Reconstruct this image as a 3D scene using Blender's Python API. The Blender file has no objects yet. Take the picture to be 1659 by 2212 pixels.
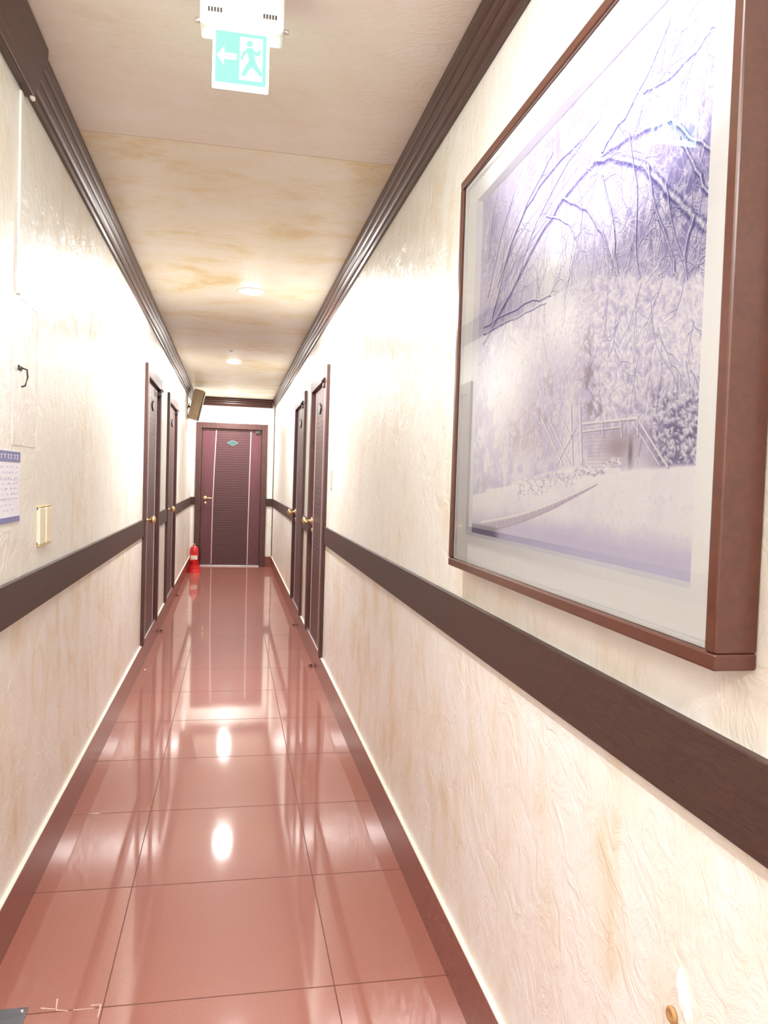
import bpy, bmesh, math, random
import numpy as np
from mathutils import Vector, Matrix
random.seed(4); rng=np.random.default_rng(7)
COL=bpy.context.scene.collection
PI=math.pi
# ------------------------------------------------------------------ camera
H=1.35
TH,PH,RO,FP=0.1931,0.0381,0.0313,1686.6
F=Vector((math.sin(TH)*math.cos(PH),math.cos(TH)*math.cos(PH),-math.sin(PH)))
r0=Vector((math.cos(TH),-math.sin(TH),0)); u0=r0.cross(F)
RR=math.cos(RO)*r0+math.sin(RO)*u0; UU=-math.sin(RO)*r0+math.cos(RO)*u0
cd=bpy.data.cameras.new('camera'); co=bpy.data.objects.new('camera',cd); COL.objects.link(co)
m=Matrix((( RR.x,UU.x,-F.x,0),(RR.y,UU.y,-F.y,0),(RR.z,UU.z,-F.z,H),(0,0,0,1))); co.matrix_world=m
cd.sensor_fit='VERTICAL'; cd.sensor_height=36; cd.sensor_width=27; cd.lens=FP/2212*36; cd.clip_start=.02
bpy.context.scene.camera=co
def hit(px,py,ax,val):
    """world point where the sight line through a photo pixel meets the plane axis=val"""
    d=F+RR*((px-829.5)/FP)-UU*((py-1106)/FP)
    o=Vector((0,0,H)); t=(val-o[ax])/d[ax]
    return o+d*t
XL,XR=-.602,.621; ZC=2.55; YE=12.05; YB=-2.6
ZRT,ZRB,ZCL,ZBT=1.042,.924,2.42,.156
# ------------------------------------------------------------------ materials
def srgb(r,g,b):
    f=lambda c:(c/12.92 if c<=.04045 else ((c+.055)/1.055)**2.4)
    return (f(r/255),f(g/255),f(b/255),1)
class N:
    def __init__(s,name):
        s.m=bpy.data.materials.new(name); s.m.use_nodes=True; s.t=s.m.node_tree; s.b=s.t.nodes['Principled BSDF']
        s.tc=None
    def n(s,ty,**k):
        x=s.t.nodes.new(ty)
        for a,v in k.items():
            if hasattr(x,a): setattr(x,a,v)
            else: x.inputs[a.replace('_',' ')].default_value=v
        return x
    def l(s,a,b): s.t.links.new(a,b)
    def coord(s,scale=(1,1,1),rot=(0,0,0)):
        tc=s.n('ShaderNodeTexCoord'); mp=s.n('ShaderNodeMapping'); mp.inputs['Scale'].default_value=scale; mp.inputs['Rotation'].default_value=rot
        s.l(tc.outputs['Object'],mp.inputs['Vector']); return mp.outputs['Vector']
    def noise(s,vec,scale,detail=4,dist=0,rough=.55):
        x=s.n('ShaderNodeTexNoise'); x.inputs['Scale'].default_value=scale; x.inputs['Detail'].default_value=detail
        x.inputs['Distortion'].default_value=dist; x.inputs['Roughness'].default_value=rough; s.l(vec,x.inputs['Vector']); return x.outputs['Fac']
    def ramp(s,fac,stops):
        x=s.n('ShaderNodeValToRGB'); e=x.color_ramp.elements
        while len(e)<len(stops): e.new(.5)
        for i,(p,c) in enumerate(stops): e[i].position=p; e[i].color=c
        s.l(fac,x.inputs['Fac']); return x.outputs['Color']
    def mix(s,fac,a,b,mode='MIX'):
        x=s.n('ShaderNodeMix'); x.data_type='RGBA'; x.blend_type=mode
        for sock,v in ((x.inputs[0],fac),(x.inputs[6],a),(x.inputs[7],b)):
            if hasattr(v,'is_output'): s.l(v,sock)
            else: sock.default_value=v
        return x.outputs[2]
    def math(s,op,a,b=0,c=0):
        x=s.n('ShaderNodeMath'); x.operation=op
        for i,v in enumerate((a,b,c)):
            if hasattr(v,'is_output'): s.l(v,x.inputs[i])
            else: x.inputs[i].default_value=v
        return x.outputs[0]
    def bump(s,h,strength=.3,dist=.01,prev=None):
        x=s.n('ShaderNodeBump'); x.inputs['Strength'].default_value=strength; x.inputs['Distance'].default_value=dist
        s.l(h,x.inputs['Height'])
        if prev: s.l(prev,x.inputs['Normal'])
        return x.outputs['Normal']
    def set(s,**k):
        for a,v in k.items():
            i=s.b.inputs[a.replace('_',' ')]
            if hasattr(v,'is_output'): s.l(v,i)
            else: i.default_value=v
        return s.m
def plain(name,c,rough=.5,var=.06,scale=30,metal=0,coat=0,em=0,bump=0):
    g=N(name); v=g.coord(); nz=g.noise(v,scale,3)
    a=tuple(x*(1-var) for x in c[:3])+(1,); b=tuple(min(1,x*(1+var)) for x in c[:3])+(1,)
    colr=g.ramp(nz,[(.3,a),(.7,b)])
    k=dict(Base_Color=colr,Roughness=rough,Metallic=metal,Coat_Weight=coat)
    if em: k['Emission_Color']=colr; k['Emission_Strength']=em
    if bump: k['Normal']=g.bump(nz,bump,.003)
    return g.set(**k)
def glowmat(name,c,em,base):
    g=N(name); nz=g.noise(g.coord(),25,2)
    a=tuple(x*.95 for x in c[:3])+(1,)
    return g.set(Base_Color=base,Roughness=.6,Specular_IOR_Level=.05,Emission_Color=g.ramp(nz,[(.3,a),(.7,c)]),Emission_Strength=em)
def wall_mat(name,axis):
    g=N(name)
    v=g.coord((1,1,.6)); v2=g.coord((1,1,1),(.5,.3,.2))
    sep=g.n('ShaderNodeSeparateXYZ'); tc=g.n('ShaderNodeTexCoord'); g.l(tc.outputs['Object'],sep.inputs[0])
    z=sep.outputs['Z']
    n1=g.noise(v,6,6,1.0,.6); n2=g.noise(v2,1.7,3,.5)
    low=g.math('LESS_THAN',z,.98)
    st=g.math('MULTIPLY',n1,g.math('ADD',n2,.5))
    c=g.ramp(st,[(.36,srgb(240,240,236)),(.56,srgb(237,234,225)),(.8,srgb(228,216,193))])
    c2=g.ramp(st,[(.34,srgb(239,238,236)),(.52,srgb(235,230,221)),(.76,srgb(224,208,180))])
    col=g.mix(low,c,c2)
    h1=g.noise(g.coord((1,1,.8),(.3,.2,.4)),14,6,1.1,.62); h2=g.noise(v,45,4,1)
    b1=g.bump(h1,.52,.012); b2=g.bump(h2,.22,.003,b1)
    return g.set(Base_Color=col,Roughness=.33,Normal=b2,Specular_IOR_Level=.5)
M={}
M['wall']=wall_mat('cream_plaster',0)
def ceil_mat():
    g=N('stained_ceiling_plaster')
    tc=g.n('ShaderNodeTexCoord'); sep=g.n('ShaderNodeSeparateXYZ'); g.l(tc.outputs['Object'],sep.inputs[0]); y=sep.outputs['Y']
    n1=g.noise(g.coord((1,1.2,1)),2.2,7,.5,.6); n2=g.noise(g.coord((1,2,1)),9,5,1.2,.6)
    n3=g.noise(g.coord(),1.1,2)
    s=g.math('ADD',g.math('MULTIPLY',n1,.75),g.math('MULTIPLY',n2,.25))
    c=g.ramp(s,[(.42,srgb(238,234,222)),(.54,srgb(235,227,204)),(.63,srgb(226,209,168)),(.74,srgb(206,176,122))])
    c_dim=g.ramp(s,[(.42,srgb(235,229,221)),(.58,srgb(231,222,209)),(.75,srgb(220,204,180))])  # duller ramp: dimmer light on the near ceiling painted into its colour
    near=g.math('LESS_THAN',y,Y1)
    col=g.mix(near,c,c_dim)
    seam=None
    for ys in (Y1,Y2,Y2*1.9-Y1):
        d=g.math('ABSOLUTE',g.math('SUBTRACT',g.math('ADD',y,g.math('MULTIPLY',n3,.04)),ys+.02)); k=g.math('LESS_THAN',d,.003)
        seam=k if seam is None else g.math('MAXIMUM',seam,k)
    col=g.mix(seam,col,srgb(206,188,160))
    b=g.bump(g.noise(g.coord((1,1.5,1)),14,6,2),.3,.01)
    return g.set(Base_Color=col,Roughness=.42,Normal=b)
Y1=hit(515,320,2,ZC).y; Y2=hit(510,730,2,ZC).y
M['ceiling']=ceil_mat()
def floor_mat():
    g=N('red_brown_floor_tile')
    tc=g.n('ShaderNodeTexCoord'); sep=g.n('ShaderNodeSeparateXYZ'); g.l(tc.outputs['Object'],sep.inputs[0])
    x,y=sep.outputs['X'],sep.outputs['Y']
    px=g.math('PINGPONG',g.math('SUBTRACT',x,-.29),.295); py=g.math('PINGPONG',g.math('SUBTRACT',y,2.02),.2965)
    gr=g.math('MAXIMUM',g.math('LESS_THAN',px,.0017),g.math('LESS_THAN',py,g.math('MULTIPLY_ADD',y,.0004,.0014)))
    tx=g.math('FLOOR',g.math('DIVIDE',g.math('SUBTRACT',x,-.29),.59)); ty=g.math('FLOOR',g.math('DIVIDE',g.math('SUBTRACT',y,2.02),.593))
    cmb=g.n('ShaderNodeCombineXYZ'); g.l(tx,cmb.inputs[0]); g.l(ty,cmb.inputs[1])
    wn=g.n('ShaderNodeTexWhiteNoise'); g.l(cmb.outputs[0],wn.inputs['Vector'])
    sp=g.noise(g.coord(),260,2); cl=g.noise(g.coord(),3,4)
    base=g.ramp(sp,[(.35,srgb(148,89,76)),(.65,srgb(164,104,90))])
    base=g.mix(g.math('MULTIPLY',cl,.3),base,srgb(158,93,76))
    base=g.mix(g.math('MULTIPLY',wn.outputs['Value'],.3),base,srgb(138,80,67))
    col=g.mix(gr,base,srgb(112,68,58))
    rr=g.math('ADD',.025,g.math('MULTIPLY',g.noise(g.coord((1,.5,1)),5,3),.06))
    rr=g.math('ADD',rr,g.math('MULTIPLY',gr,.5))
    b=g.bump(g.math('SUBTRACT',1,gr),.3,.001)
    b=g.bump(g.noise(g.coord(),8,2),.006,.01,b)
    cw=g.math('MULTIPLY',g.math('SUBTRACT',1,gr),.45); sl=g.math('SUBTRACT',.5,g.math('MULTIPLY',gr,.35))
    return g.set(Base_Color=col,Roughness=rr,Normal=b,Specular_IOR_Level=sl,Coat_Weight=cw,Coat_Roughness=.42)
M['floor']=floor_mat()
M['base']=plain('baseboard_tile',srgb(130,68,56),.25,.12,60)
M['caulk']=plain('cream_caulk',srgb(234,226,214),.6)
def wood(name,c1,c2,sc=(40,3,40),rough=.42,coat=0,bump=.1):
    g=N(name); n=g.noise(g.coord(sc),1.6,5,1.5)
    col=g.ramp(n,[(.3,c1),(.7,c2)])
    return g.set(Base_Color=col,Roughness=rough,Coat_Weight=coat,Normal=g.bump(n,bump,.002))
M['crown']=wood('dark_brown_moulding',srgb(58,34,29),srgb(80,50,43),rough=.36)
M['rail']=wood('dark_brown_rail',srgb(54,33,28),srgb(72,48,42),(90,14,90),rough=.5,bump=.25)
M['casing']=wood('door_casing_brown',srgb(66,40,38),srgb(90,58,54),(60,60,4),rough=.4)
M['leaf']=wood('door_stile_plum',srgb(86,46,53),srgb(104,60,66),(50,50,3),rough=.35)
def weave():
    g=N('woven_door_panel'); v=g.coord()
    sep=g.n('ShaderNodeSeparateXYZ'); g.l(v,sep.inputs[0])
    w1=g.math('SINE',g.math('MULTIPLY',sep.outputs['X'],120)); w2=g.math('SINE',g.math('MULTIPLY',sep.outputs['Z'],170))
    p=g.math('ADD',g.math('MULTIPLY',w2,.4),g.math('MULTIPLY',g.math('MULTIPLY',w1,w2),.6)); p=g.math('ADD',g.math('MULTIPLY',p,.5),.5)
    col=g.ramp(p,[(.2,srgb(60,33,37)),(.8,srgb(92,58,60))])
    return g.set(Base_Color=col,Roughness=.4,Normal=g.bump(p,.35,.003))
M['weave']=weave()
M['steel']=plain('brushed_steel',srgb(215,205,205),.3,.05,60,metal=.9)
M['strip']=plain('silver_strip',srgb(198,178,180),.35,.05,60,metal=.3)
M['brass']=plain('brass',srgb(226,200,146),.3,.08,50,metal=.8)
M['black']=plain('black_plastic',srgb(30,28,30),.45)
M['darkgrey']=plain('dark_grey_plastic',srgb(70,66,66),.5)
M['midgrey']=plain('grey_plastic',srgb(170,160,150),.5)
M['stop']=plain('brown_metal',srgb(140,94,80),.4,.1,metal=.4)
M['badge']=plain('teal_badge',srgb(64,94,96),.35,.1)
M['badge2']=plain('pale_badge_border',srgb(96,122,120),.35,.1)
M['white']=plain('white_plastic',srgb(236,232,232),.4,.02)
M['cream']=plain('cream_plastic',srgb(240,232,210),.4,.04)
M['mat']=plain('white_mount_board',srgb(254,254,255),.8,.001)
M['frame']=wood('red_brown_frame_wood',srgb(72,34,21),srgb(86,42,27),(30,6,30),rough=.3,coat=.2,bump=.02)
M['green']=glowmat('exit_green',(.16,.62,.29,1),2.3,(.01,.05,.03,1))
M['glow']=glowmat('exit_white_glow',(.6,1,.76,1),9,(.08,.1,.09,1))
M['lens']=plain('downlight_lens',srgb(255,250,244),.4,.01,em=30)
M['red']=plain('extinguisher_red',srgb(205,22,26),.25,.06,coat=.4)
M['redlight']=plain('stand_red_plastic',srgb(230,50,50),.4,.06)
M['label']=plain('printed_label',srgb(235,225,215),.5)
M['paper']=plain('paper',srgb(238,238,248),.6,.02)
M['purple']=plain('purple_print',srgb(128,130,178),.6,.08)
M['paleblue']=plain('pale_blue_print',srgb(200,206,230),.6,.06)
M['speaker_wood']=wood('beige_speaker_wood',srgb(160,138,108),srgb(186,162,132),(40,40,4))
M['grille']=plain('olive_grille',srgb(74,72,54),.7,.2,200,bump=.5)
M['chip']=plain('bare_plaster',srgb(246,240,232),.8,.03,bump=.4)
M['peg']=plain('tan_plug',srgb(176,136,90),.5,.2)
M['plate']=plain('grey_metal_plate',srgb(96,98,104),.35,.15,metal=.6)
M['crack']=plain('pale_tile_chip',srgb(214,182,168),.7,.1)
g=N('picture_glass')
nt=g.t; out=nt.nodes['Material Output']; tr=nt.nodes.new('ShaderNodeBsdfTransparent'); gl=nt.nodes.new('ShaderNodeBsdfGlossy'); gl.inputs['Roughness'].default_value=.01
fr=nt.nodes.new('ShaderNodeFresnel'); fr.inputs['IOR'].default_value=1.5; mx=nt.nodes.new('ShaderNodeMixShader')
nt.links.new(fr.outputs[0],mx.inputs[0]); nt.links.new(tr.outputs[0],mx.inputs[1]); nt.links.new(gl.outputs[0],mx.inputs[2]); nt.links.new(mx.outputs[0],out.inputs[0]); nt.nodes.remove(g.b)
M['glass']=g.m
# ------------------------------------------------------------------ mesh helpers
def box(bm,x0,x1,y0,y1,z0,z1):
    v=[bm.verts.new((x,y,z)) for x in (x0,x1) for y in (y0,y1) for z in (z0,z1)]
    for f in ((0,1,3,2),(4,6,7,5),(0,4,5,1),(2,3,7,6),(0,2,6,4),(1,5,7,3)): bm.faces.new([v[i] for i in f])
    return bm
def prism(bm,pts,ax,a,b):
    """polygon pts (2D, in the two other axes in order) extruded along axis ax from a to b"""
    def mk(p,t):
        l=[p[0],p[1]]; l.insert(ax,t); return l
    A=[bm.verts.new(mk(p,a)) for p in pts]; B=[bm.verts.new(mk(p,b)) for p in pts]; n=len(pts)
    bm.faces.new(A); bm.faces.new(B[::-1])
    for i in range(n): bm.faces.new((A[i],B[i],B[(i+1)%n],A[(i+1)%n]))
    return bm
def tube(bm,pts,r,n=12,cap=True):
    pts=[Vector(p) for p in pts]; rs=r if isinstance(r,(list,tuple)) else [r]*len(pts); rings=[]
    for i,p in enumerate(pts):
        d=(pts[min(i+1,len(pts)-1)]-pts[max(i-1,0)]).normalized()
        a=d.cross(Vector((0,0,1)) if abs(d.z)<.9 else Vector((1,0,0))).normalized(); b=d.cross(a)
        rings.append([bm.verts.new(p+(a*math.cos(t)+b*math.sin(t))*rs[i]) for t in [2*PI*k/n for k in range(n)]])
    for A,B in zip(rings,rings[1:]):
        for k in range(n): bm.faces.new((A[k],A[(k+1)%n],B[(k+1)%n],B[k]))
    if cap: bm.faces.new(rings[0]); bm.faces.new(rings[-1][::-1])
    return bm
def lathe(bm,c,prof,n=24,ax=2,sgn=1):
    rings=[]
    for r,t in prof:
        ring=[]
        for k in range(n):
            a=2*PI*k/n; l=[r*math.cos(a),r*math.sin(a)]; l.insert(ax,t*sgn); ring.append(bm.verts.new(Vector(c)+Vector(l)))
        rings.append(ring)
    for A,B in zip(rings,rings[1:]):
        for k in range(n): bm.faces.new((A[k],A[(k+1)%n],B[(k+1)%n],B[k]))
    bm.faces.new(rings[0]); bm.faces.new(rings[-1][::-1])
    return bm
def B(): return bmesh.new()
def obj(name,bm,mat,parent=None,bevel=0,smooth=False,local=False,recalc=True):
    if parent is not None and not local:
        o0=parent.location if parent.parent is None else parent.parent.location
        bmesh.ops.translate(bm,verts=bm.verts,vec=-o0)
    if recalc: bmesh.ops.recalc_face_normals(bm,faces=bm.faces)
    me=bpy.data.meshes.new(name); bm.to_mesh(me); bm.free()
    o=bpy.data.objects.new(name,me); COL.objects.link(o); me.materials.append(mat)
    if parent is not None: o.parent=parent
    if smooth:
        for p in me.polygons: p.use_smooth=True
    if bevel:
        md=o.modifiers.new('bevel','BEVEL'); md.width=bevel; md.segments=2; md.limit_method='ANGLE'; md.angle_limit=.7
    return o
def empty(name,loc,rz=0):
    o=bpy.data.objects.new(name,None); COL.objects.link(o); o.location=loc; o.rotation_euler=(0,0,rz); o.empty_display_size=.05; return o
def tag(o,label,cat,group=None,kind=None):
    o['label']=label; o['category']=cat
    if group: o['group']=group
    if kind: o['kind']=kind
    return o
def struct(name,bm,mat,label,cat,bevel=0): return tag(obj(name,bm,mat,None,bevel),label,cat,kind='structure')
# ------------------------------------------------------------------ doors data : (y0,y1) casing outer
DL=[(5.6,6.68),(7.5,8.6)]; DR=[(5.17,6.27),(6.8,7.88)]
def spans(doors,a,b):
    out=[];c=a
    for y0,y1 in doors: out.append((c,y0)); c=y1
    out.append((c,b)); return out
CW=.085; DTOP=2.12
# ------------------------------------------------------------------ shell
struct('floor',box(B(),XL-.1,XR+.1,YB-.1,YE+.1,-.1,0),M['floor'],'glossy red brown square floor tiles down the corridor','floor')
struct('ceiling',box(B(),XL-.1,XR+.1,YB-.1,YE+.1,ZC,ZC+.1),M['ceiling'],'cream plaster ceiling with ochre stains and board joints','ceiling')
def wall_side(name,X,s,doors,label):
    bm=B(); xo=X+s*.14
    a,b=min(X,xo),max(X,xo)
    for y0,y1 in spans([(p+CW*.7,q-CW*.7) for p,q in doors],YB,YE): box(bm,a,b,y0,y1,0,ZC)
    for p,q in doors: box(bm,a,b,p+CW*.7,q-CW*.7,DTOP-.05,ZC); box(bm,a,b,p+CW*.7,q-CW*.7,0,ZBT-.004)
    return struct(name,bm,M['wall'],label,'wall')
wall_side('wall_left',XL,-1,DL,'cream trowelled plaster wall on the left with two doors')
wall_side('wall_right',XR,1,DR,'cream trowelled plaster wall on the right carrying the framed picture')
EX0,EX1=-.545,.515; ETOP=2.165
bm=B(); box(bm,XL,EX0+.05,YE,YE+.14,0,ZC); box(bm,EX1-.05,XR,YE,YE+.14,0,ZC); box(bm,EX0+.05,EX1-.05,YE,YE+.14,ETOP-.05,ZC)
struct('wall_end',bm,M['wall'],'short cream wall closing the far end around the door','wall')
struct('wall_back',box(B(),XL,XR,YB-.1,YB,0,ZC),M['wall'],'cream wall behind the viewpoint','wall')
# crown mouldings: stepped / reeded profile
def crown_prof(p,h,side):
    # returns list of (offset from wall, z)
    pts=[(0,ZCL)]
    pts+=[(.012,ZCL),(.016,ZCL+.012),(.012,ZCL+.024)]
    n=3
    for i in range(n):
        t0=i/n; t1=(i+1)/n
        z0=ZCL+.026+(h-.04)*t0; z1=ZCL+.026+(h-.04)*t1
        o0=.012+(p-.016)*t0; o1=.012+(p-.016)*t1
        pts+=[(o0+.006,z0+.002),(o0+.011,(z0+z1)/2-.004),(o1+.006,z1-.006),(o1-.001,z1-.002)]
    pts+=[(p,ZC-.012),(p,ZC-.0005),(0,ZC-.0005)]
    return pts
hC=ZC-ZCL
def crown(name,X,s,y0,y1,p,label,extra=0):
    pr=[(X-s*(o+(extra if 0<i else 0)),z) for i,(o,z) in enumerate(crown_prof(p,hC,s))]
    pr[-1]=(X,ZC-.0005)
    return struct(name,prism(B(),pr,1,y0,y1),M['crown'],label,'crown moulding')
YJ=hit(62,205,0,XL+.01).y
crown('trim_1',XL,-1,YJ,YE,.047,'dark brown reeded crown moulding along the left wall top')
crown('trim_2',XR,1,YB,YE,.042,'dark brown reeded crown moulding along the right wall top')
bm=B(); pr=[(XL,ZCL-.012),(XL+.026,ZCL-.012),(XL+.034,ZCL+.02),(XL+.046,ZCL+.05),(XL+.058,ZCL+.085),(XL+.062,ZC-.02),(XL+.062,ZC-.0005),(XL,ZC-.0005)]
prism(bm,pr,1,YB,YJ)
t3=struct('trim_3',bm,M['crown'],'bulkier near section of dark crown moulding at upper left corner','crown moulding',.004)
pr=[(YE-o,z) for o,z in crown_prof(.03,hC,1)]
bm=B(); 
prism(bm,pr,0,XL+.05,XR-.045)
struct('trim_4',bm,M['crown'],'short dark crown moulding across the end wall above the door','crown moulding')
# chair rails
k=5
def rail(X,s,y0,y1,label):
    global k
    a,b=sorted((X,X-s*.014)); bm=box(B(),a,b,y0,y1,ZRB,ZRT)
    struct('trim_%d'%k,bm,M['rail'],label,'chair rail',.002); k+=1
lab=['before the nearer door','between its two doors','beyond its farther door']
for (y0,y1),t in zip(spans(DL,YB,YE),lab): rail(XL,-1,y0,y1,'dark brown chair rail on left wall '+t)
for (y0,y1),t in zip(spans(DR,YB,YE),lab): rail(XR,1,y0,y1,'dark brown chair rail on right wall '+t)
bm=box(B(),XL+.014,EX0,YE-.014,YE,ZRB,ZRT); struct('trim_%d'%k,bm,M['rail'],'tiny dark rail piece left of the end door','chair rail'); k+=1
bm=box(B(),EX1,XR-.014,YE-.014,YE,ZRB,ZRT); struct('trim_%d'%k,bm,M['rail'],'short dark rail piece right of the end door','chair rail'); k+=1
bm=box(B(),XR-.012,XR,YE-.012,YE-.0001,ZBT,ZRB); box(bm,XR-.012,XR,YE-.012,YE-.0001,ZRT,ZCL)
struct('trim_%d'%k,bm,M['rail'],'thin dark corner strip where right wall meets end wall','corner strip'); k+=1
# baseboards with caulk line
def base(name,X,s,doors,label):
    e=tag(empty(name,(X,0,0)),label,'baseboard',kind='structure')
    bm=B(); bc=B(); a,b=sorted((X,X-s*.012)); a2,b2=sorted((X,X-s*.0125))
    box(bm,a,b,YB,YE,0,ZBT)
    for y0,y1 in spans(doors,YB,YE): box(bc,a2,b2,y0,y1,ZBT,ZBT+.004)
    obj('tile_skirting',bm,M['base'],e); obj('caulk_line',bc,M['caulk'],e)
base('baseboard_left',XL,-1,DL,'dark red brown tile baseboard along the left wall')
base('baseboard_right',XR,1,DR,'dark red brown tile baseboard along the right wall')
bm=box(B(),EX1,XR-.013,YE-.012,YE,0,ZBT); struct('baseboard_end',box(bm,XL+.013,EX0,YE-.012,YE,0,ZBT),M['base'],'red brown tile baseboard beside the end door','baseboard')
# ------------------------------------------------------------------ doors (local: x width, front toward -y)
def door(n,loc,rz,w,top,label,badge_mat,recess=.03,zb0=0):
    e=tag(empty('door_%d'%n,loc,rz),label,'door',kind='structure')
    hw=w/2; cw=CW
    bm=B()
    box(bm,-hw,-hw+cw,-.022,.12,zb0,top); box(bm,hw-cw,hw,-.022,.12,zb0,top); box(bm,-hw+cw,hw-cw,-.022,.12,top-cw,top)
    obj('door_casing',bm,M['casing'],e,.004,local=True)
    bm=B(); L=hw-cw
    box(bm,-L,-L+.015,recess+.0405,.12,zb0,top-cw); box(bm,L-.015,L,recess+.0405,.12,zb0,top-cw); box(bm,-L,L,recess+.0405,.12,top-cw-.015,top-cw)
    obj('door_stop_bead',bm,M['casing'],e,local=True)
    lw=L-.003; T=top-cw-.004; Z0=zb0+.022
    y=recess
    leaf=obj('door_leaf',box(B(),-lw,lw,y,y+.04,Z0,T),M['leaf'],e,.002,local=True)
    sc=lw/.43
    zs=[Z0+.005,.5,1.0,1.5,T-.02]
    xl=[-.262*sc,-.262*sc,-.258*sc,-.246*sc,-.228*sc]; xr=[.26*sc,.26*sc,.263*sc,.267*sc,.273*sc]
    bm=B()
    pts=[(a,z) for a,z in zip(xl,zs)]+[(a,z) for a,z in zip(xr,zs)][::-1]
    prism(bm,pts,1,y-.005,y+.001); obj('woven_panel',bm,M['weave'],leaf,local=True)
    for xs in (xl,xr):
        bm=B()
        pts=[(a-.007,z) for a,z in zip(xs,zs)]+[(a+.007,z) for a,z in zip(xs,zs)][::-1]
        prism(bm,pts,1,y-.009,y+.0005); obj('metal_strip',bm,M['strip'],leaf,local=True)
    # badge: cartouche
    pts=[]
    for i in range(32):
        a=2*PI*i/32; r=1+.12*math.cos(4*a); pts.append((.074*r*math.cos(a)+.01,1.87+.036*r*math.sin(a)))
    bd=obj('number_plate',prism(B(),pts,1,y-.012,y-.004),badge_mat[0],e,local=True)
    pts2=[((p[0]-.01)*.8+.01,(p[1]-1.87)*.72+1.87) for p in pts]
    obj('plate_face',prism(B(),pts2,1,y-.0135,y-.011),badge_mat[1],bd,local=True)
    # handle
    hx=-lw+.065; hz=1.03
    h=obj('door_handle',lathe(B(),(hx,y,hz),[(.031,0),(.03,.007),(.018,.012),(.011,.018),(.011,.04),(.022,.046),(.03,.058),(.028,.072),(.012,.08)],20,1,-1),M['brass'],e,smooth=True,local=True)
    bm=B(); tube(bm,[(hx,y-.06,hz),(hx+.05,y-.062,hz),(hx+.1,y-.058,hz-.004),(hx+.115,y-.05,hz-.006)],[.01,.009,.008,.006],10)
    obj('lever',bm,M['brass'],h,smooth=True,local=True)
    obj('keyhole_rose',lathe(B(),(hx,y,hz-.075),[(.02,0),(.019,.005),(.006,.006)],16,1,-1),M['brass'],e,smooth=True,local=True)
    # closer
    cl=obj('door_closer',box(B(),lw-.1,lw-.03,y-.035,y-.0005,T-.05,T-.02),M['darkgrey'],e,.004,local=True)
    bm=B(); tube(bm,[(lw-.07,y-.028,T-.018),(lw-.04,y-.045,T-.01),(lw-.015,y-.03,T+.01)],.005,8); obj('closer_arm',bm,M['darkgrey'],cl,local=True)
    # threshold
    obj('threshold',box(B(),-L,L,-.01,.11,zb0,zb0+.014),M['steel'],e,.003,local=True)
    return e
teal=(M['badge2'],M['badge']); dk=(M['black'],M['badge'])
door(1,((EX0+EX1)/2,YE,0),0,EX1-EX0,ETOP,'plum brown door with woven panel and teal plate closing the corridor end',teal)
door(2,(XL,(DL[0][0]+DL[0][1])/2,0),PI/2,DL[0][1]-DL[0][0],DTOP,'nearer plum brown door on the left wall',dk,.004,ZBT)
door(3,(XL,(DL[1][0]+DL[1][1])/2,0),PI/2,DL[1][1]-DL[1][0],DTOP,'farther plum brown door on the left wall',dk,.004,ZBT)
door(4,(XR,(DR[0][0]+DR[0][1])/2,0),-PI/2,DR[0][1]-DR[0][0],DTOP,'nearer plum brown door on the right wall',dk,.004,ZBT)
door(5,(XR,(DR[1][0]+DR[1][1])/2,0),-PI/2,DR[1][1]-DR[1][0],DTOP,'farther plum brown door on the right wall',dk,.004,ZBT)
# ------------------------------------------------------------------ exit sign
YS=1.95
a=hit(460,60,1,YS); b_=hit(582,75,1,YS); c_=hit(458,190,1,YS); d_=hit(580,203,1,YS)
sx0,sx1=(a.x+c_.x)/2,(b_.x+d_.x)/2; sz0=(c_.z+d_.z)/2; sz1=(a.z+b_.z)/2+.012
es=tag(empty('exit_sign',((sx0+sx1)/2,YS+.03,ZC)),'green running man exit sign hanging from white ceiling housing','exit sign')
hx0=hit(432,40,1,YS).x; hx1=hit(614,60,1,YS).x; hz0=sz1-.012
hs=obj('sign_housing',box(B(),hx0,hx1,YS-.02,YS+.06,hz0,ZC-.0005),M['white'],es,.008)
for cx in (hx0+.035,hx1-.035):
    bm=B()
    for i in range(5): box(bm,cx-.016+i*.007,cx-.012+i*.007,YS-.0215,YS-.0195,hz0+.026,hz0+.036)
    obj('vent_slots',bm,M['darkgrey'],hs)
for cx in (hx0-.004,hx1+.004):
    obj('side_screw',lathe(B(),(cx-.006,YS+.0,hz0+.012),[(.006,0),(.006,.012),(.003,.014)],12,0),M['steel'],hs,smooth=True)
pn=obj('sign_panel',box(B(),sx0,sx1,YS-.003,YS+.004,sz0,sz1),M['glow'],es,.003)
W_=sx1-sx0; Hh=sz1-.014-sz0
def SX(u): return sx0+u*W_
def SZ(v): return sz0+v*Hh
def flat(pts,y0,y1): return prism(B(),[(SX(u),SZ(v)) for u,v in pts],1,y0,y1)
obj('green_field',flat([(.05,.1),(.95,.1),(.95,.97),(.05,.97)],YS-.0042,YS-.0028),M['green'],pn)
bm=flat([(.08,.55),(.2,.7),(.2,.6),(.42,.6),(.42,.5),(.2,.5),(.2,.4)],YS-.0052,YS-.004)
obj('arrow',bm,M['glow'],pn)
obj('doorway_symbol',flat([(.48,.18),(.88,.18),(.88,.9),(.48,.9)],YS-.0052,YS-.004),M['glow'],pn)
bm=B()
def bar(p,q,w):
    p=Vector(p);q=Vector(q);d=(q-p).normalized(); n=Vector((-d.y,d.x))*w/2
    prism(bm,[(SX(t.x),SZ(t.y)) for t in (p+n,q+n,q-n,p-n)],1,YS-.0062,YS-.005)
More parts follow.
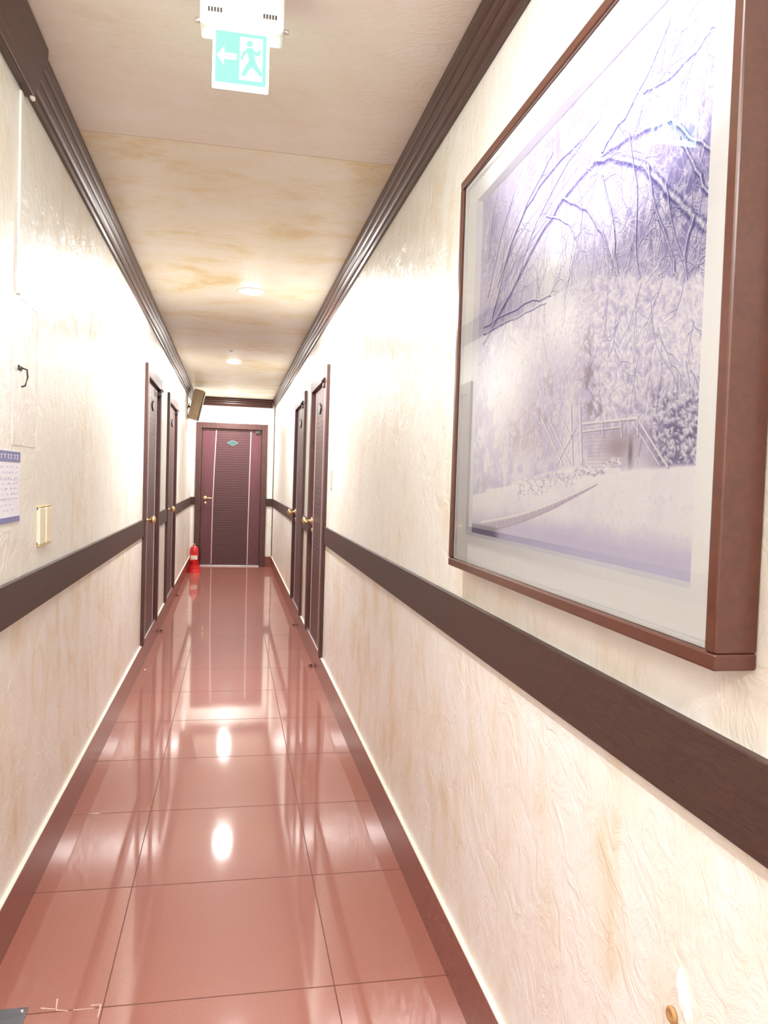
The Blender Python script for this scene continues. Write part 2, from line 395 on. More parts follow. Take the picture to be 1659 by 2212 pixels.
prism(bm,[(SX(.65+.058*math.cos(t)),SZ(.8+.053*math.sin(t))) for t in [2*PI*i/14 for i in range(14)]],1,YS-.0062,YS-.005)
bar((.65,.73),(.71,.48),.12); bar((.7,.5),(.61,.38),.1); bar((.62,.4),(.54,.24),.08); bar((.7,.5),(.79,.37),.1); bar((.78,.39),(.87,.28),.075)
bar((.65,.7),(.54,.62),.065); bar((.55,.63),(.51,.51),.055); bar((.68,.69),(.8,.62),.06); bar((.79,.61),(.84,.71),.055)
obj('running_figure',bm,M['green'],pn)
# ------------------------------------------------------------------ downlights
lights=[hit(543,632,2,ZC-.01),hit(505,784,2,ZC-.01),Vector((-.03,11.45,ZC)),Vector((-.26,1.2,ZC)),Vector((0,-1.5,ZC))]
dll=['large looking round downlight nearest the exit sign in view','middle round downlight before the small ceiling detector','farthest round downlight close above the end door','round downlight just before the exit sign','round downlight behind the viewpoint']
ENG=[43,37,32,29,64]
for p,t,en in zip(lights,dll,ENG):
    e=tag(empty('downlight',(p.x,p.y,ZC)),'' + t,'ceiling light','round downlights along the ceiling')
    obj('light_ring',lathe(B(),(p.x,p.y,ZC-.0003),[(.086,0),(.086,.003),(.08,.004),(.076,.003)],32,2,-1),M['white'],e,smooth=True)
    obj('light_lens',lathe(B(),(p.x,p.y,ZC-.003),[(.077,0),(.07,.006),(.045,.012),(.01,.014)],32,2,-1),M['lens'],e,smooth=True)
    ld=bpy.data.lights.new('downlight_lamp','AREA'); ld.shape='DISK'; ld.size=.13; ld.energy=en; ld.color=(1,.975,.95)
    lo=bpy.data.objects.new('downlight_lamp',ld); COL.objects.link(lo); lo.location=(p.x,p.y,ZC-.02)
p=hit(500,757,2,ZC)
e=tag(empty('smoke_detector',(p.x,p.y,ZC)),'tiny round detector on ceiling between the downlights','detector')
obj('detector_base',lathe(B(),(p.x,p.y,ZC-.0003),[(.028,0),(.028,.003),(.022,.005)],20,2,-1),M['white'],e,smooth=True)
obj('detector_head',lathe(B(),(p.x,p.y,ZC-.005),[(.012,0),(.01,.005),(.005,.008)],16,2,-1),M['midgrey'],e,smooth=True)
# ------------------------------------------------------------------ speaker
YK=10.75
e=tag(empty('wall_speaker',(XL+.105,YK,2.3)),'beige wooden box speaker tilted downward high on left wall near end','speaker')
e.rotation_euler=(0,math.radians(13),0)
obj('speaker_cabinet',prism(B(),[(-.06,-.2),(.07,-.2),(.07,.2),(-.06,.2)],1,-.12,.12),M['speaker_wood'],e,.006,local=True)
obj('speaker_grille',box(B(),.0705,.082,-.11,.11,-.19,.19),M['grille'],e,.005,local=True)
bm=B(); tube(bm,[(-.06,0,-.05),(-.085,0,-.04)],.014,10); box(bm,-.093,-.084,-.03,.03,-.08,.0); obj('wall_bracket',bm,M['darkgrey'],e,local=True)
# ------------------------------------------------------------------ extinguisher + stand
ex,ey=-.5,11.3
s=tag(empty('extinguisher_stand',(ex,ey,0)),'light red plastic floor stand holding the extinguisher','stand')
obj('stand_base',lathe(B(),(ex,ey,0),[(.088,0),(.086,.02),(.08,.04),(.078,.1),(.07,.1),(.07,.026)],28),M['redlight'],s,smooth=False)
f=tag(empty('fire_extinguisher',(ex,ey,.03)),'red fire extinguisher standing at left wall before the end door','fire extinguisher')
body=obj('cylinder_body',lathe(B(),(ex,ey,.03),[(.05,0),(.062,.01),(.064,.03),(.064,.27),(.058,.305),(.04,.33),(.02,.34),(.016,.36)],28),M['red'],f,smooth=True)
obj('instruction_label',prism(B(),[(ex+.0652*math.sin(t),ey-.0652*math.cos(t)) for t in [-.8+.2*i for i in range(9)]]+[(ex+.0644*math.sin(t),ey-.0644*math.cos(t)) for t in [.8-.2*i for i in range(9)]],2,.18,.24),M['label'],body)
bm=B(); box(bm,ex-.014,ex+.014,ey-.014,ey+.014,.385,.405); tube(bm,[(ex,ey,.37),(ex,ey,.4)],.013)
obj('valve',bm,M['brass'],f)
bm=B(); tube(bm,[(ex,ey+.01,.4),(ex,ey-.05,.425),(ex,ey-.09,.42)],.007,8); tube(bm,[(ex,ey,.403),(ex,ey-.05,.4),(ex,ey-.08,.385)],.006,8); obj('squeeze_handle',bm,M['black'],f)
bm=B(); tube(bm,[(ex+.012,ey,.393),(ex+.05,ey-.01,.39),(ex+.078,ey-.015,.34),(ex+.08,ey-.02,.24),(ex+.076,ey-.02,.16)],.008,10); obj('hose',bm,M['black'],f,smooth=True)
obj('pressure_gauge',lathe(B(),(ex-.013,ey,.392),[(.012,0),(.012,.01)],14,0,-1),M['label'],f)
# ------------------------------------------------------------------ framed picture on right wall
XF=.563
yn=hit(1548,1300,0,XF).y; yf=hit(982,800,0,XF).y
zt=(hit(1000,390,0,XF).z+hit(1200,135,0,XF).z)/2; zb=(hit(975,1220,0,XF).z+hit(1545,1460,0,XF).z)/2
fw=.021
fp=tag(empty('framed_picture',(XR,(yn+yf)/2,zb)),'large red brown framed snowy park photograph hung on right wall','framed picture')
def ring(x0,x1,w0a,w0,name,mat,bev=.003):
    bm=B(); ya,yb_,za,zb_=yn+w0a,yf-w0a,zb+w0a,zt-w0a
    box(bm,x0,x1,ya,yb_,za,za+w0); box(bm,x0,x1,ya,yb_,zb_-w0,zb_); box(bm,x0,x1,ya,ya+w0,za+w0,zb_-w0); box(bm,x0,x1,yb_-w0,yb_,za+w0,zb_-w0)
    return obj(name,bm,mat,fp,bev)
ring(XF,XR-.0005,0,fw,'picture_frame',M['frame'])
# print opening
XM=XF+.016; XP=XF+.030
ring(XF+.008,XM+.001,fw+.0002,.007,'white_fillet',M['mat'],.001)
pl=hit(1020,1100,0,XP).y; pr_=hit(1509,1200,0,XP).y; pt=hit(1045,437,0,XP).z; pb=(hit(1018,1148,0,XP).z+hit(1505,1263,0,XP).z)/2
pl=(pl+hit(1043,500,0,XP).y)/2
bm=B(); y0,y1,z0,z1=yn+fw,yf-fw,zb+fw,zt-fw
def mring(bm,X,a,b):
    A=[bm.verts.new((a[4],p,q)) for p,q in ((a[0],a[2]),(a[1],a[2]),(a[1],a[3]),(a[0],a[3]))]
    C=[bm.verts.new((b[4],p,q)) for p,q in ((b[0],b[2]),(b[1],b[2]),(b[1],b[3]),(b[0],b[3]))]
    for i in range(4): bm.faces.new((A[i],A[(i+1)%4],C[(i+1)%4],C[i]))
mo=.006
mring(bm,0,(y0,y1,z0,z1,XM),(pr_-mo,pl+mo,pb-mo,pt+mo,XM)); 
obj('mount_board',bm,M['mat'],fp)
bm=B(); mring(bm,0,(pr_-mo,pl+mo,pb-mo,pt+mo,XM),(pr_,pl,pb,pt,XP)); obj('mount_bevel',bm,M['mat'],fp)
obj('backing_board',box(B(),XP+.003,XR-.002,y0,y1,z0,z1),M['mat'],fp)
bm=B(); vs=[bm.verts.new((XF+.006,p,q)) for p,q in ((y0,z1),(y1,z1),(y1,z0),(y0,z0))]; bm.faces.new(vs); obj('picture_glass',bm,M['glass'],fp,recalc=False)
# painting the print as colours on a fine grid
NU,NV=900,820     # u: far(left) -> near(right);  v: top -> bottom
def uv(px,py):
    q=hit(px,py,0,XP); return ((pl-q.y)/(pl-pr_),(pt-q.z)/(pt-pb))
asp=(pl-pr_)/(pt-pb)
U,V=np.meshgrid(np.linspace(0,1,NU),np.linspace(0,1,NV))
def vnoise(su,sv,seed):
    r=np.random.default_rng(seed); gx,gy=int(su)+2,int(sv)+2; G=r.random((gy,gx))
    x=U*su;y=V*sv; ix=x.astype(int);iy=y.astype(int); fx=x-ix;fy=y-iy; fx=fx*fx*(3-2*fx);fy=fy*fy*(3-2*fy)
    return (G[iy,ix]*(1-fx)+G[iy,ix+1]*fx)*(1-fy)+(G[iy+1,ix]*(1-fx)+G[iy+1,ix+1]*fx)*fy
def fbm(su,sv,seed,o=5):
    t=0;a=1;w=0
    for i in range(o): t=t+a*vnoise(su*2**i,sv*2**i,seed+i); w+=a; a*=.62
    return t/w
img=np.zeros((NV,NU,3))
def C(*c): return np.array(c)/255.
n1=fbm(7,6,1); n2=fbm(30,26,20,4); n3=fbm(70,60,40,3)
def sm(x,a,b): t=np.clip((x-a)/(b-a),0,1); return t*t*(3-2*t)
light=C(244,240,252); mid=C(206,199,230); dark=C(148,140,196); deep=C(56,56,128); brown=C(140,120,140); white=C(255,254,255)
t=sm(.4*n1+.6*n2,.38,.62)
img[:]=mid; img+=(light-mid)*t[...,None]
def lay(mask,c,sl=None):
    if sl is None: sl=(slice(None),slice(None))
    img[sl]=img[sl]*(1-mask[...,None])+c*mask[...,None]
def win(u0,u1,v0,v1):
    i0,i1=max(0,int(v0*NV)),min(NV,int(v1*NV)+2); j0,j1=max(0,int(u0*NU)),min(NU,int(u1*NU)+2)
    if i1<=i0 or j1<=j0: return None
    return (slice(i0,i1),slice(j0,j1))
def blob(px,py,ru,rv,c,al,nz=0):
    u,v=uv(px,py); d=((U-u)/ru)**2+((V-v)/rv)**2
    mk=np.exp(-d)*al
    if nz: mk=mk*sm(.6*n2+.4*n3,.5-.2*(1.2-nz),.5+.2*(1.2-nz))*1.2
    lay(np.clip(mk,0,1),c)
def seg(a,b,w0,w1,c,al):
    pad=max(w0,w1)*2+.003
    sl=win(min(a[0],b[0])-pad,max(a[0],b[0])+pad,min(a[1],b[1])-pad,max(a[1],b[1])+pad)
    if sl is None: return
    A=np.array([a[0]*asp,a[1]]);D=np.array([b[0]*asp,b[1]])-A;L=D@D+1e-12
    X=U[sl]*asp-A[0];Y=V[sl]-A[1];s=np.clip((X*D[0]+Y*D[1])/L,0,1)
    w=w0+(w1-w0)*s
    lay(np.clip(1.4-np.hypot(X-s*D[0],Y-s*D[1])/w,0,1)*al,c,sl)
def path(pts,w0,w1,c,al):
    n=len(pts)-1
    for i in range(n): seg(pts[i],pts[i+1],w0+(w1-w0)*i/n,w0+(w1-w0)*(i+1)/n,c,al)
def smooth(q):
    for _ in range(2):
        r=[q[0]]
        for a,b in zip(q,q[1:]): r+=[(a[0]*.75+b[0]*.25,a[1]*.75+b[1]*.25),(a[0]*.25+b[0]*.75,a[1]*.25+b[1]*.75)]
        r.append(q[-1]); q=r
    return q
def wob(q,a): return [q[0]]+[(p[0]+random.gauss(0,a),p[1]+random.gauss(0,a)) for p in q[1:-1]]+[q[-1]]
def stroke(pts,w0,w1,c,al=1): path(smooth([uv(*p) for p in pts]) if len(pts)>2 else [uv(*p) for p in pts],w0,w1,c,al)
def dab(u,v,ru,rv,an,c,al):
    R=max(ru,rv)*1.6; sl=win(u-R,u+R,v-R,v+R)
    if sl is None: return
    X=(U[sl]-u)*asp;Y=V[sl]-v; x=X*math.cos(an)+Y*math.sin(an); y=-X*math.sin(an)+Y*math.cos(an)
    lay(np.clip(1.6-1.6*((x/ru)**2+(y/rv)**2),0,1)*al,c,sl)
# sky glow and masses
lay(sm(.34-V+.06*n1,0,.2)*.5,C(192,185,220))
blob(1490,430,.16,.11,deep,.75,.8); blob(1530,330,.1,.1,dark,.8,.6); blob(1470,570,.15,.13,dark,.5,.7); blob(1520,700,.1,.14,dark,.5,.7)
blob(1480,120,.3,.14,dark,.55,.7); blob(1180,330,.16,.1,dark,.6,.6); blob(1300,180,.2,.12,dark,.6,.7); blob(1440,240,.07,.07,C(168,162,206),.7)
blob(1330,450,.18,.1,dark,.5,.7); blob(1065,560,.06,.14,dark,.55,.6); blob(1410,620,.12,.1,dark,.3,.7)
blob(1190,600,.12,.12,white,1); blob(1140,500,.06,.07,white,.7); blob(1230,690,.11,.09,white,.85); blob(1130,760,.13,.07,white,.6)
tw=C(106,98,166)
uc,vc_=uv(1190,600)
def twig(u,v,an,l,w,dep,c,al=.75):
    pts=[(u,v)]; n=4
    for i in range(n):
        an+=random.uniform(-.32,.32)+.09*math.cos(an)*(1 if dep<2 else .6)
        u+=l/n*math.cos(an)/asp; v+=l/n*math.sin(an); pts.append((u,v))
        if dep>0 and random.random()<.9: twig(u,v,an+random.choice((-1,1))*random.uniform(.35,.9),l*random.uniform(.45,.7),w*.65,dep-1,c,al)
    path(pts,w,w*.5,c,al)
    path([(p[0]-.001,p[1]-.0022) for p in pts],max(w*.5,.0009),.0008,white,al*.6)
for i in range(230):
    u=random.uniform(0,1);v=random.uniform(-.02,.47); an=random.uniform(.5,2.6)
    d_=math.hypot(u-uc,v-vc_)
    cc=random.choice([tw,dark,dark,mid*.9,white,light,white]); twig(u,v,an,random.uniform(.05,.13),.0014,2,cc,.6 if d_>.16 else .22)
# fan of slender stems at the left
for i in range(26):
    x0=random.uniform(1046,1110); y0_=740-random.uniform(0,120)-(x0-1046); k_=random.uniform(.3,1.5); L_=random.uniform(150,330)
    x1_=x0+L_*.55*k_; y1_=y0_-L_
    stroke([(x0,y0_),((x0+x1_)/2-14,(y0_+y1_)/2-6),(x1_,y1_)],random.uniform(.0016,.0035),.001,random.choice([tw,dark,dark,light]),.65)
# arching trunks and limbs
mains=[([(1045,740),(1100,640),(1160,520),(1215,430),(1290,345),(1370,290),(1450,262)],.015,.010),
  ([(1060,700),(1095,560),(1130,460),(1190,370),(1260,300)],.010,.004),
  ([(1055,640),(1085,500),(1110,420)],.007,.003),([(1075,620),(1120,480),(1170,380),(1195,330)],.006,.003),
  ([(1120,600),(1150,500),(1220,360),(1300,250)],.005,.002),([(1055,560),(1065,470),(1075,420)],.005,.003),
  ([(1045,722),(1110,690),(1180,655)],.006,.002),([(1045,708),(1130,660),(1190,640)],.005,.002),
  ([(1285,350),(1340,340),(1400,365),(1450,420),(1500,470),(1540,500)],.012,.016),
  ([(1215,430),(1265,450),(1300,500),(1320,560),(1335,610)],.008,.004),
  ([(1300,380),(1325,470),(1330,560),(1345,650),(1365,740),(1420,830)],.005,.003),
  ([(1400,360),(1420,470),(1455,560),(1475,640),(1500,720),(1525,790)],.007,.004),
  ([(1450,262),(1500,300),(1545,330)],.008,.006),([(1470,300),(1500,360),(1540,430)],.006,.008),
  ([(1360,290),(1380,420),(1372,540),(1390,640),(1440,720)],.004,.003),
  ([(1440,400),(1460,520),(1500,640),(1515,700)],.005,.004),([(1250,400),(1262,460),(1240,560)],.003,.002),
  ([(1500,470),(1480,560),(1490,680)],.005,.003),([(1180,470),(1230,480),(1245,520)],.003,.002),
  ([(1390,200),(1440,180),(1500,120),(1540,60)],.004,.002),([(1300,330),(1360,240),(1420,120),(1450,40)],.004,.002)]
for pts,a,b in mains:
    c=deep*.85+tw*.15 if pts[0][0]>1280 else deep*.35+tw*.65
    q=wob(smooth([uv(*p) for p in pts]),.0018)
    for s_ in range(2,len(q)-1,2):
        if random.random()<.65: twig(q[s_][0],q[s_][1],random.uniform(.9,2.3) if random.random()<.75 else random.uniform(-1.5,.3),random.uniform(.05,.13),.0015,2,c,.7)
    path(q,a*.65,b*.65,c,.85)
    path([(p[0]-.003,p[1]-.005) for p in q],a*.32,b*.32,white,.75)
for i in range(2600):   # frost flecks among the branches
    u=random.random();v=random.random()**1.1*.62
    dab(u,v,random.uniform(.002,.006),random.uniform(.001,.002),random.uniform(0,3.1),random.choice([white,light,white,mid*.85]),random.uniform(.3,.65))
# snow-laden trees mid distance : clumps with shaded undersides
def clumps(n,x0,x1,y0,y1,r0_,r1_,sh,al=1):
    L=[(random.uniform(y0,y1),random.uniform(x0,x1)) for _ in range(n)]; L.sort()
    for py,px in L:
        u,v=uv(px,py); r=random.uniform(r0_,r1_); an=random.gauss(.5,.7)
        dab(u+.002,v+r*.4,r*1.2,r*.5,an,sh,.3*al); dab(u,v,r,r*.42,an,random.choice([light,C(236,231,247)]),.4*al); dab(u-.001,v-r*.12,r*.6,r*.18,an,white,.55*al)
blob(1275,800,.05,.12,brown,.7,.75); blob(1300,870,.06,.05,C(118,102,126),.75,.6)
blob(1400,760,.14,.14,C(214,208,234),.8,.5)
clumps(1100,1285,1520,600,920,.008,.028,C(180,171,210))
for i in range(1600):
    px=random.uniform(1285,1520);py=random.uniform(600,930);u,v=uv(px,py); dab(u,v,random.uniform(.001,.004),random.uniform(.0008,.0018),random.uniform(0,3),random.choice([white,white,white,C(160,152,196)]),.4)
for i in range(26):
    u,v=uv(random.uniform(1290,1510),random.uniform(600,840)); twig(u,v,random.uniform(.8,2.3),random.uniform(.05,.12),.0015,1,random.choice([tw,deep*.5+tw*.5]),.6)
clumps(150,1235,1300,620,780,.004,.014,C(196,184,208))
blob(1100,860,.12,.13,C(244,238,244),.85); blob(1120,935,.11,.06,C(180,162,178),.65,.7); blob(1180,880,.08,.1,C(164,146,164),.65,.8)
for i in range(2800):
    px=random.uniform(1030,1262); py=random.uniform(690,1010)
    u,v=uv(px,py); dab(u,v,random.uniform(.004,.012),random.uniform(.0009,.002),random.gauss(1.8,.6),random.choice([white,light,white,white,C(220,210,222),C(184,169,186)]),.55)
blob(1480,960,.07,.06,C(80,74,124),.8); blob(1440,930,.05,.05,C(100,90,136),.65,.6); blob(1425,880,.05,.04,C(124,114,160),.7,.7)
clumps(240,1412,1518,840,1000,.005,.015,C(90,84,132))
blob(1335,965,.055,.028,C(166,148,160),.85); blob(1362,978,.007,.025,C(96,86,104),.8)
for i in range(10): stroke([(1268,938+i*8),(1345,936+i*8)],.001,.001,C(186,170,182),.5)
# snow ground
gl_=V-(.885-.055*np.clip(U/.5,0,1)-.02*sm(U,.5,1)+.012*(n1-.5))
gm=sm(gl_,-.004,.006); lay(gm,C(253,251,255)); lay(gm*sm(n1,.5,.75)*.35,C(230,225,247))
lay(sm(V+.03*n1,.925,.985)*.65,C(200,193,234)); lay(gm*sm(n3,.6,.75)*.14,C(190,181,220))
snow=C(255,254,255)
stroke([(1050,1060),(1120,1050),(1180,1020),(1260,1015),(1340,1015)],.005,.004,snow,.6)
for i in range(700):
    t_=random.random()**1.2; px=1120+t_*222; top=1040-46*t_; py=top+random.uniform(0,1)*(42-32*t_)-7*math.sin(t_*22)
    u,v=uv(px,py); dab(u,v,random.uniform(.003,.01),random.uniform(.0015,.004),random.uniform(-.4,.6),random.choice([snow,snow,light,C(172,158,184),C(208,196,216)]),.6)
# path edging
edge=[(1040,1140),(1110,1125),(1180,1100),(1240,1070),(1290,1045)]
stroke(edge,.014,.003,C(196,182,204),.9)
q=smooth([uv(*p) for p in edge])
for i in range(0,len(q)*2-2):
    a=q[i//2]; b=q[min(i//2+1,len(q)-1)]; t_=.5*(i%2); u=a[0]+(b[0]-a[0])*t_; v=a[1]+(b[1]-a[1])*t_; k_=1-i/(len(q)*2)
    seg((u,v-.013*k_),(u+.004,v+.013*k_),.0014,.0014,C(240,235,246),.9)
stroke([(p[0],p[1]-12*(1-i*.22)) for i,p in enumerate(edge)],.0035,.002,snow,1); stroke([(p[0],p[1]+11*(1-i*.22)) for i,p in enumerate(edge)],.0022,.0015,C(168,154,184),.7)
# rails and posts
for pts,w in [([(1232,875),(1236,1000)],.006),([(1252,878),(1256,998)],.006),([(1242,925),(1203,1000)],.003),([(1185,905),(1230,1000)],.0035),([(1168,900),(1215,1003)],.0035),([(1200,880),(1232,940)],.0025),
    ([(1258,915),(1376,903)],.0038),([(1258,932),(1340,922)],.0022),([(1376,903),(1442,1008)],.0045),([(1368,915),(1425,1005)],.0025),([(1340,905),(1343,945)],.0028),([(1300,909),(1302,940)],.0028),([(1376,905),(1378,940)],.0028),
    ([(1272,835),(1318,896)],.002),([(1285,825),(1331,886)],.002)]:
    stroke([(p[0]+2,p[1]+2) for p in pts],w*.7,w*.7,C(124,108,136),.55); stroke(pts,w*.6,w*.6,snow,.9)
lay(sm(-U,-.23,-.16)*sm(V,.968,.976)*.8,C(104,96,130))
img=np.clip(img*(.98+.04*n3[...,None]),0,1)
lin=np.where(img<=.04045,img/12.92,((img+.055)/1.055)**2.4)
YY=pl+(pr_-pl)*U; ZZ=pt+(pb-pt)*V
o0=fp.location
co_=np.stack([np.full(NU*NV,XP-.0002-o0.x),YY.ravel()-o0.y,ZZ.ravel()-o0.z],1)
idx=np.arange(NU*NV).reshape(NV,NU)
fa=np.stack([idx[:-1,:-1],idx[1:,:-1],idx[1:,1:],idx[:-1,1:]],-1).reshape(-1,4)
me=bpy.data.meshes.new('print'); me.vertices.add(NU*NV); me.vertices.foreach_set('co',co_.ravel())
me.loops.add(len(fa)*4); me.loops.foreach_set('vertex_index',fa.ravel().astype(np.int32)); me.polygons.add(len(fa)); me.polygons.foreach_set('loop_start',np.arange(0,len(fa)*4,4).astype(np.int32))
try: me.polygons.foreach_set('loop_total',np.full(len(fa),4,dtype=np.int32))
except Exception: pass
me.update(calc_edges=True)
at=me.color_attributes.new('paint','FLOAT_COLOR','POINT'); at.data.foreach_set('color',np.concatenate([lin.reshape(-1,3),np.ones((NU*NV,1))],1).ravel())
g=N('snow_scene_print'); vc=g.n('ShaderNodeVertexColor'); vc.layer_name='paint'; M['print']=g.set(Base_Color=vc.outputs['Color'],Roughness=.5)
po=bpy.data.objects.new('photo_print',me); COL.objects.link(po); me.materials.append(M['print']); po.parent=fp
# ------------------------------------------------------------------ left wall fittings
def LW(px,py): return hit(px,py,0,XL)
# hook
p=LW(40,796)
e=tag(empty('wall_hook',(XL,p.y,p.z)),'small black hook high on the left wall above the poster','hook')
obj('hook_plate',box(B(),XL,XL+.005,p.y-.01,p.y+.024,p.z-.004,p.z+.01),M['black'],e,.002)
bm=B(); tube(bm,[(XL+.004,p.y+.018,p.z+.004),(XL+.018,p.y+.02,p.z),(XL+.02,p.y+.02,p.z-.022),(XL+.014,p.y+.018,p.z-.046),(XL+.005,p.y+.014,p.z-.05)],.0028,8); obj('hook_wire',bm,M['darkgrey'],e,smooth=True)
# poster
q0=LW(42,977); q1=LW(40,1125); yr=q0.y; yl=yr-.36; z1,z0=q0.z,q1.z
e=tag(empty('notice_poster',(XL,(yr+yl)/2,z0)),'white notice sheet with purple header band at left edge','poster')
obj('sheet',box(B(),XL-.001,XL+.002,yl,yr,z0,z1),M['paper'],e)
hh=z1-z0
obj('header_band',box(B(),XL+.002,XL+.0026,yl,yr,z1-hh*.15,z1),M['purple'],e)
obj('footer_band',box(B(),XL+.002,XL+.0026,yl,yr,z0,z0+hh*.08),M['purple'],e)
bm=B()
yy=yr-.018
while yy>yl+.03:
    w=random.uniform(.014,.022); zz=z1-hh*.075; hz_=hh*.03
    box(bm,XL+.0026,XL+.0031,yy-w,yy,zz+hz_-.002,zz+hz_); box(bm,XL+.0026,XL+.0031,yy-w*.6,yy-w*.6+.0025,zz-hz_,zz+hz_)
    if random.random()<.6: box(bm,XL+.0026,XL+.0031,yy-w,yy-w*.2,zz-hz_,zz-hz_+.002)
    yy-=w+random.uniform(.005,.02)
obj('header_writing',bm,M['paper'],e)
bm=B()
for i in range(9):
    zz=z1-hh*(.22+i*.075); yy=yr-.02-random.uniform(0,.02)
    while yy>yl+.03:
        w=random.uniform(.006,.03); box(bm,XL+.002,XL+.0025,yy-w,yy,zz-hh*.012,zz+hh*.012); yy-=w+random.uniform(.004,.03)
for zz in (z1-hh*.4,z1-hh*.66): box(bm,XL+.002,XL+.0025,yl+.01,yr-.012,zz,zz+.0012)
obj('printed_lines',bm,M['paleblue'],e)
# double bar fitting
p0=LW(78,1092); p1=LW(106,1175)
e=tag(empty('wall_fitting',(XL,(p0.y+p1.y)/2,p1.z)),'cream fitting of two upright bars on left wall beside the poster','wall fitting')
wy=(LW(106,1130).y-LW(78,1130).y)
yc=LW(92,1130).y; zt2=LW(92,1092).z; zb2=LW(92,1176).z
obj('back_plate',box(B(),XL,XL+.003,yc-wy/2+.01,yc+wy/2-.01,zb2+.012,zt2-.012),M['cream'],e,.001)
for s_ in (-1,1):
    cy=yc+s_*wy*.26
    br=obj('upright_bar',box(B(),XL+.003,XL+.011,cy-wy*.2,cy+wy*.2,zb2+.004,zt2-.004),M['cream'],e,.004)
    for za,zb_ in ((zb2,zb2+.004),(zt2-.004,zt2)): obj('gold_cap',box(B(),XL,XL+.011,cy-wy*.18,cy+wy*.18,za,zb_),M['brass'],br,.001)
# cable cover + patch panel
ya=LW(30,590).y; yb2=LW(80,780).y
e=tag(empty('access_panel',(XL,(ya+yb2)/2,LW(60,965).z)),'flush cream cover panel on left wall around the black hook','panel')
bm=B(); zA,zB=LW(60,965).z,LW(40,640).z
e_w=.004
box(bm,XL,XL+.0018,ya,ya+e_w,zA,zB); box(bm,XL,XL+.0018,yb2-e_w,yb2,zA,zB); box(bm,XL,XL+.0018,ya+e_w,yb2-e_w,zA,zA+e_w); box(bm,XL,XL+.0018,ya+e_w,yb2-e_w,zB-e_w,zB)
obj('panel_edge',bm,M['wall'],e); obj('panel_face',box(B(),XL,XL+.001,ya+e_w,yb2-e_w,zA+e_w,zB-e_w),M['wall'],e)
yv=LW(40,400).y
tag(obj('cable_cover',box(B(),XL,XL+.008,yv-.012,yv+.012,zB+.002,ZCL-.02),M['wall'],None,.003),'narrow plastered vertical strip rising to the crown moulding at left','cable cover')
# plaster chip under crown joint
bm=B(); bmesh.ops.create_icosphere(bm,subdivisions=2,radius=.012)
for v in bm.verts: v.co=Vector((v.co.x*.5,v.co.y*1.4,v.co.z*.6))*(1+.25*random.random())+Vector((XL+.02,YJ,ZCL-.01))
obj('plaster_lump',bm,M['chip'],t3)
# ------------------------------------------------------------------ right wall fittings
p=hit(716,1035,0,XR)
e=tag(empty('light_switch',(XR,p.y,p.z)),'small cream light switch on right wall near its nearer door','light switch')
obj('switch_plate',box(B(),XR-.008,XR,p.y-.035,p.y+.035,p.z-.06,p.z+.06),M['cream'],e,.003)
obj('rocker',box(B(),XR-.013,XR-.008,p.y-.018,p.y+.018,p.z-.035,p.z+.035),M['white'],e,.002)
p=hit(1455,2192,0,XR)
tag(obj('wall_plug',lathe(B(),(XR,p.y,p.z),[(.011,0),(.012,.004),(.009,.007),(.005,.004),(.003,.0035)],18,0,-1),M['peg'],None,0,True),'tan round plug set low in the right wall by a white gouge','wall plug')
p=hit(1478,2150,0,XR)
bm=B(); bmesh.ops.create_icosphere(bm,subdivisions=3,radius=.02)
for v in bm.verts:
    q=v.co; v.co=Vector((q.x*.35,(q.y*.55+q.z*.5),q.z*1.5))*(1+.2*random.random())+Vector((XR,p.y,p.z))
tag(obj('plaster_gouge',bm,M['chip']),'white chipped plaster scar low on the right wall','plaster chip')
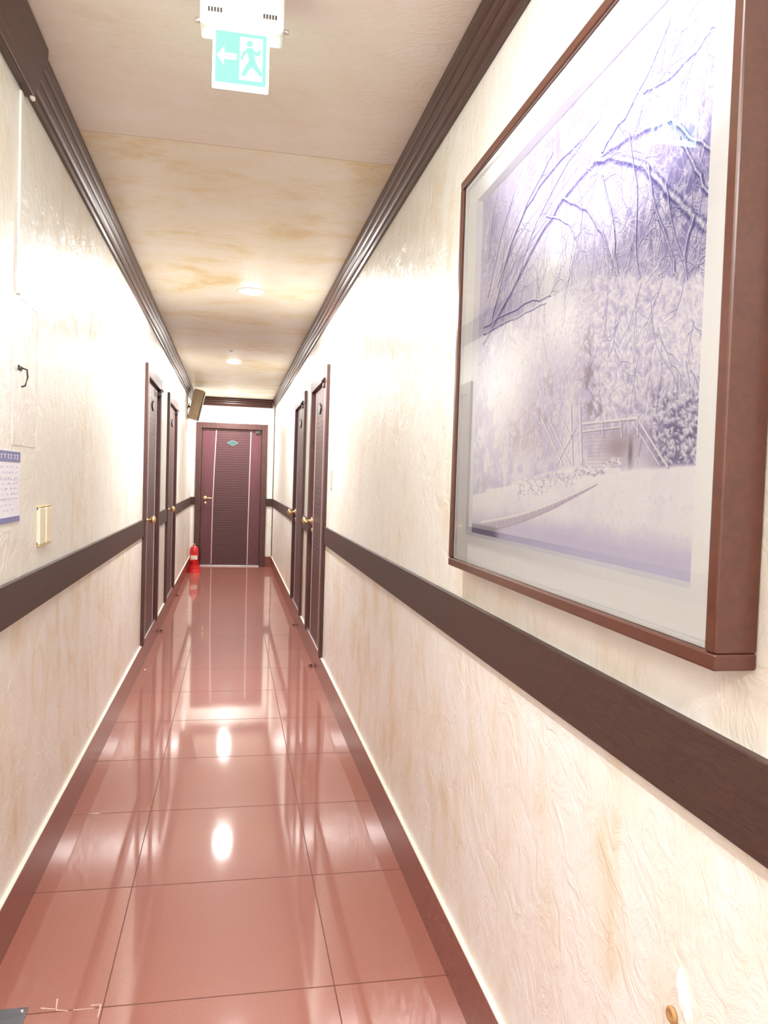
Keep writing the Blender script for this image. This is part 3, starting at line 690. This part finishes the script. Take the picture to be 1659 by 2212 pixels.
# ------------------------------------------------------------------ floor bits
x1=hit(62,2178,2,0)
e=tag(empty('floor_plate',(x1.x-.05,x1.y-.04,0)),'grey metal floor plate at the bottom left by the baseboard','floor plate')
obj('plate',box(B(),XL+.014,x1.x,x1.y-.12,x1.y,0,.004),M['plate'],e,.001)
for cx_,cy_ in ((x1.x-.012,x1.y-.015),(x1.x-.012,x1.y-.1)): obj('screw_head',lathe(B(),(cx_,cy_,.004),[(.005,0),(.004,.002),(.001,.002)],12),M['steel'],e)
bm=B()
def crk(pts,w):
    for (ax_,ay),(bx_,by) in zip(pts,pts[1:]):
        p=hit(ax_,ay,2,0);q=hit(bx_,by,2,0); d=(q-p).normalized(); n=Vector((-d.y,d.x,0))*w
        prism(bm,[(t.x,t.y) for t in (p+n,q+n*.6,q-n*.6,p-n)],2,.0,.0006)
crk([(88,2178),(118,2180)],.002); crk([(124,2158),(121,2182),(148,2184)],.002); crk([(158,2182),(204,2178)],.0016); crk([(196,2172),(218,2170),(211,2198)],.002)
tag(obj('tile_crack',bm,M['crack']),'pale chipped cracks in the floor tile at bottom left','tile crack')
for (px,py,s_,t) in ((685,1440,1,'dome doorstop at foot of the nearer door on right wall'),(649,1352,1,'dome doorstop at foot of the farther door on right wall'),(330,1365,-1,'dome doorstop at foot of the nearer door on left wall'),(370,1288,-1,'dome doorstop at foot of the farther door on left wall')):
    p=hit(px,py,2,0); x=min(max(p.x,XL+.033),XR-.033)
    e=tag(empty('doorstop',(x,p.y,0)),'small '+t,'doorstop','doorstops along the corridor')
    obj('stop_body',lathe(B(),(x,p.y,0),[(.016,0),(.016,.004),(.011,.008),(.011,.02),(.008,.025),(.003,.027)],16),M['stop'],e,smooth=True)
    obj('rubber_ring',lathe(B(),(x,p.y,.012),[(.0115,0),(.0135,.002),(.0135,.005),(.0115,.007)],16),M['darkgrey'],e,smooth=True)
# ------------------------------------------------------------------ world
w=bpy.data.worlds.new('world'); bpy.context.scene.world=w; w.use_nodes=True
w.node_tree.nodes['Background'].inputs[0].default_value=(.9,.85,.8,1); w.node_tree.nodes['Background'].inputs[1].default_value=.3
vs_=bpy.context.scene.view_settings; vs_.view_transform='Standard'; vs_.exposure=.32
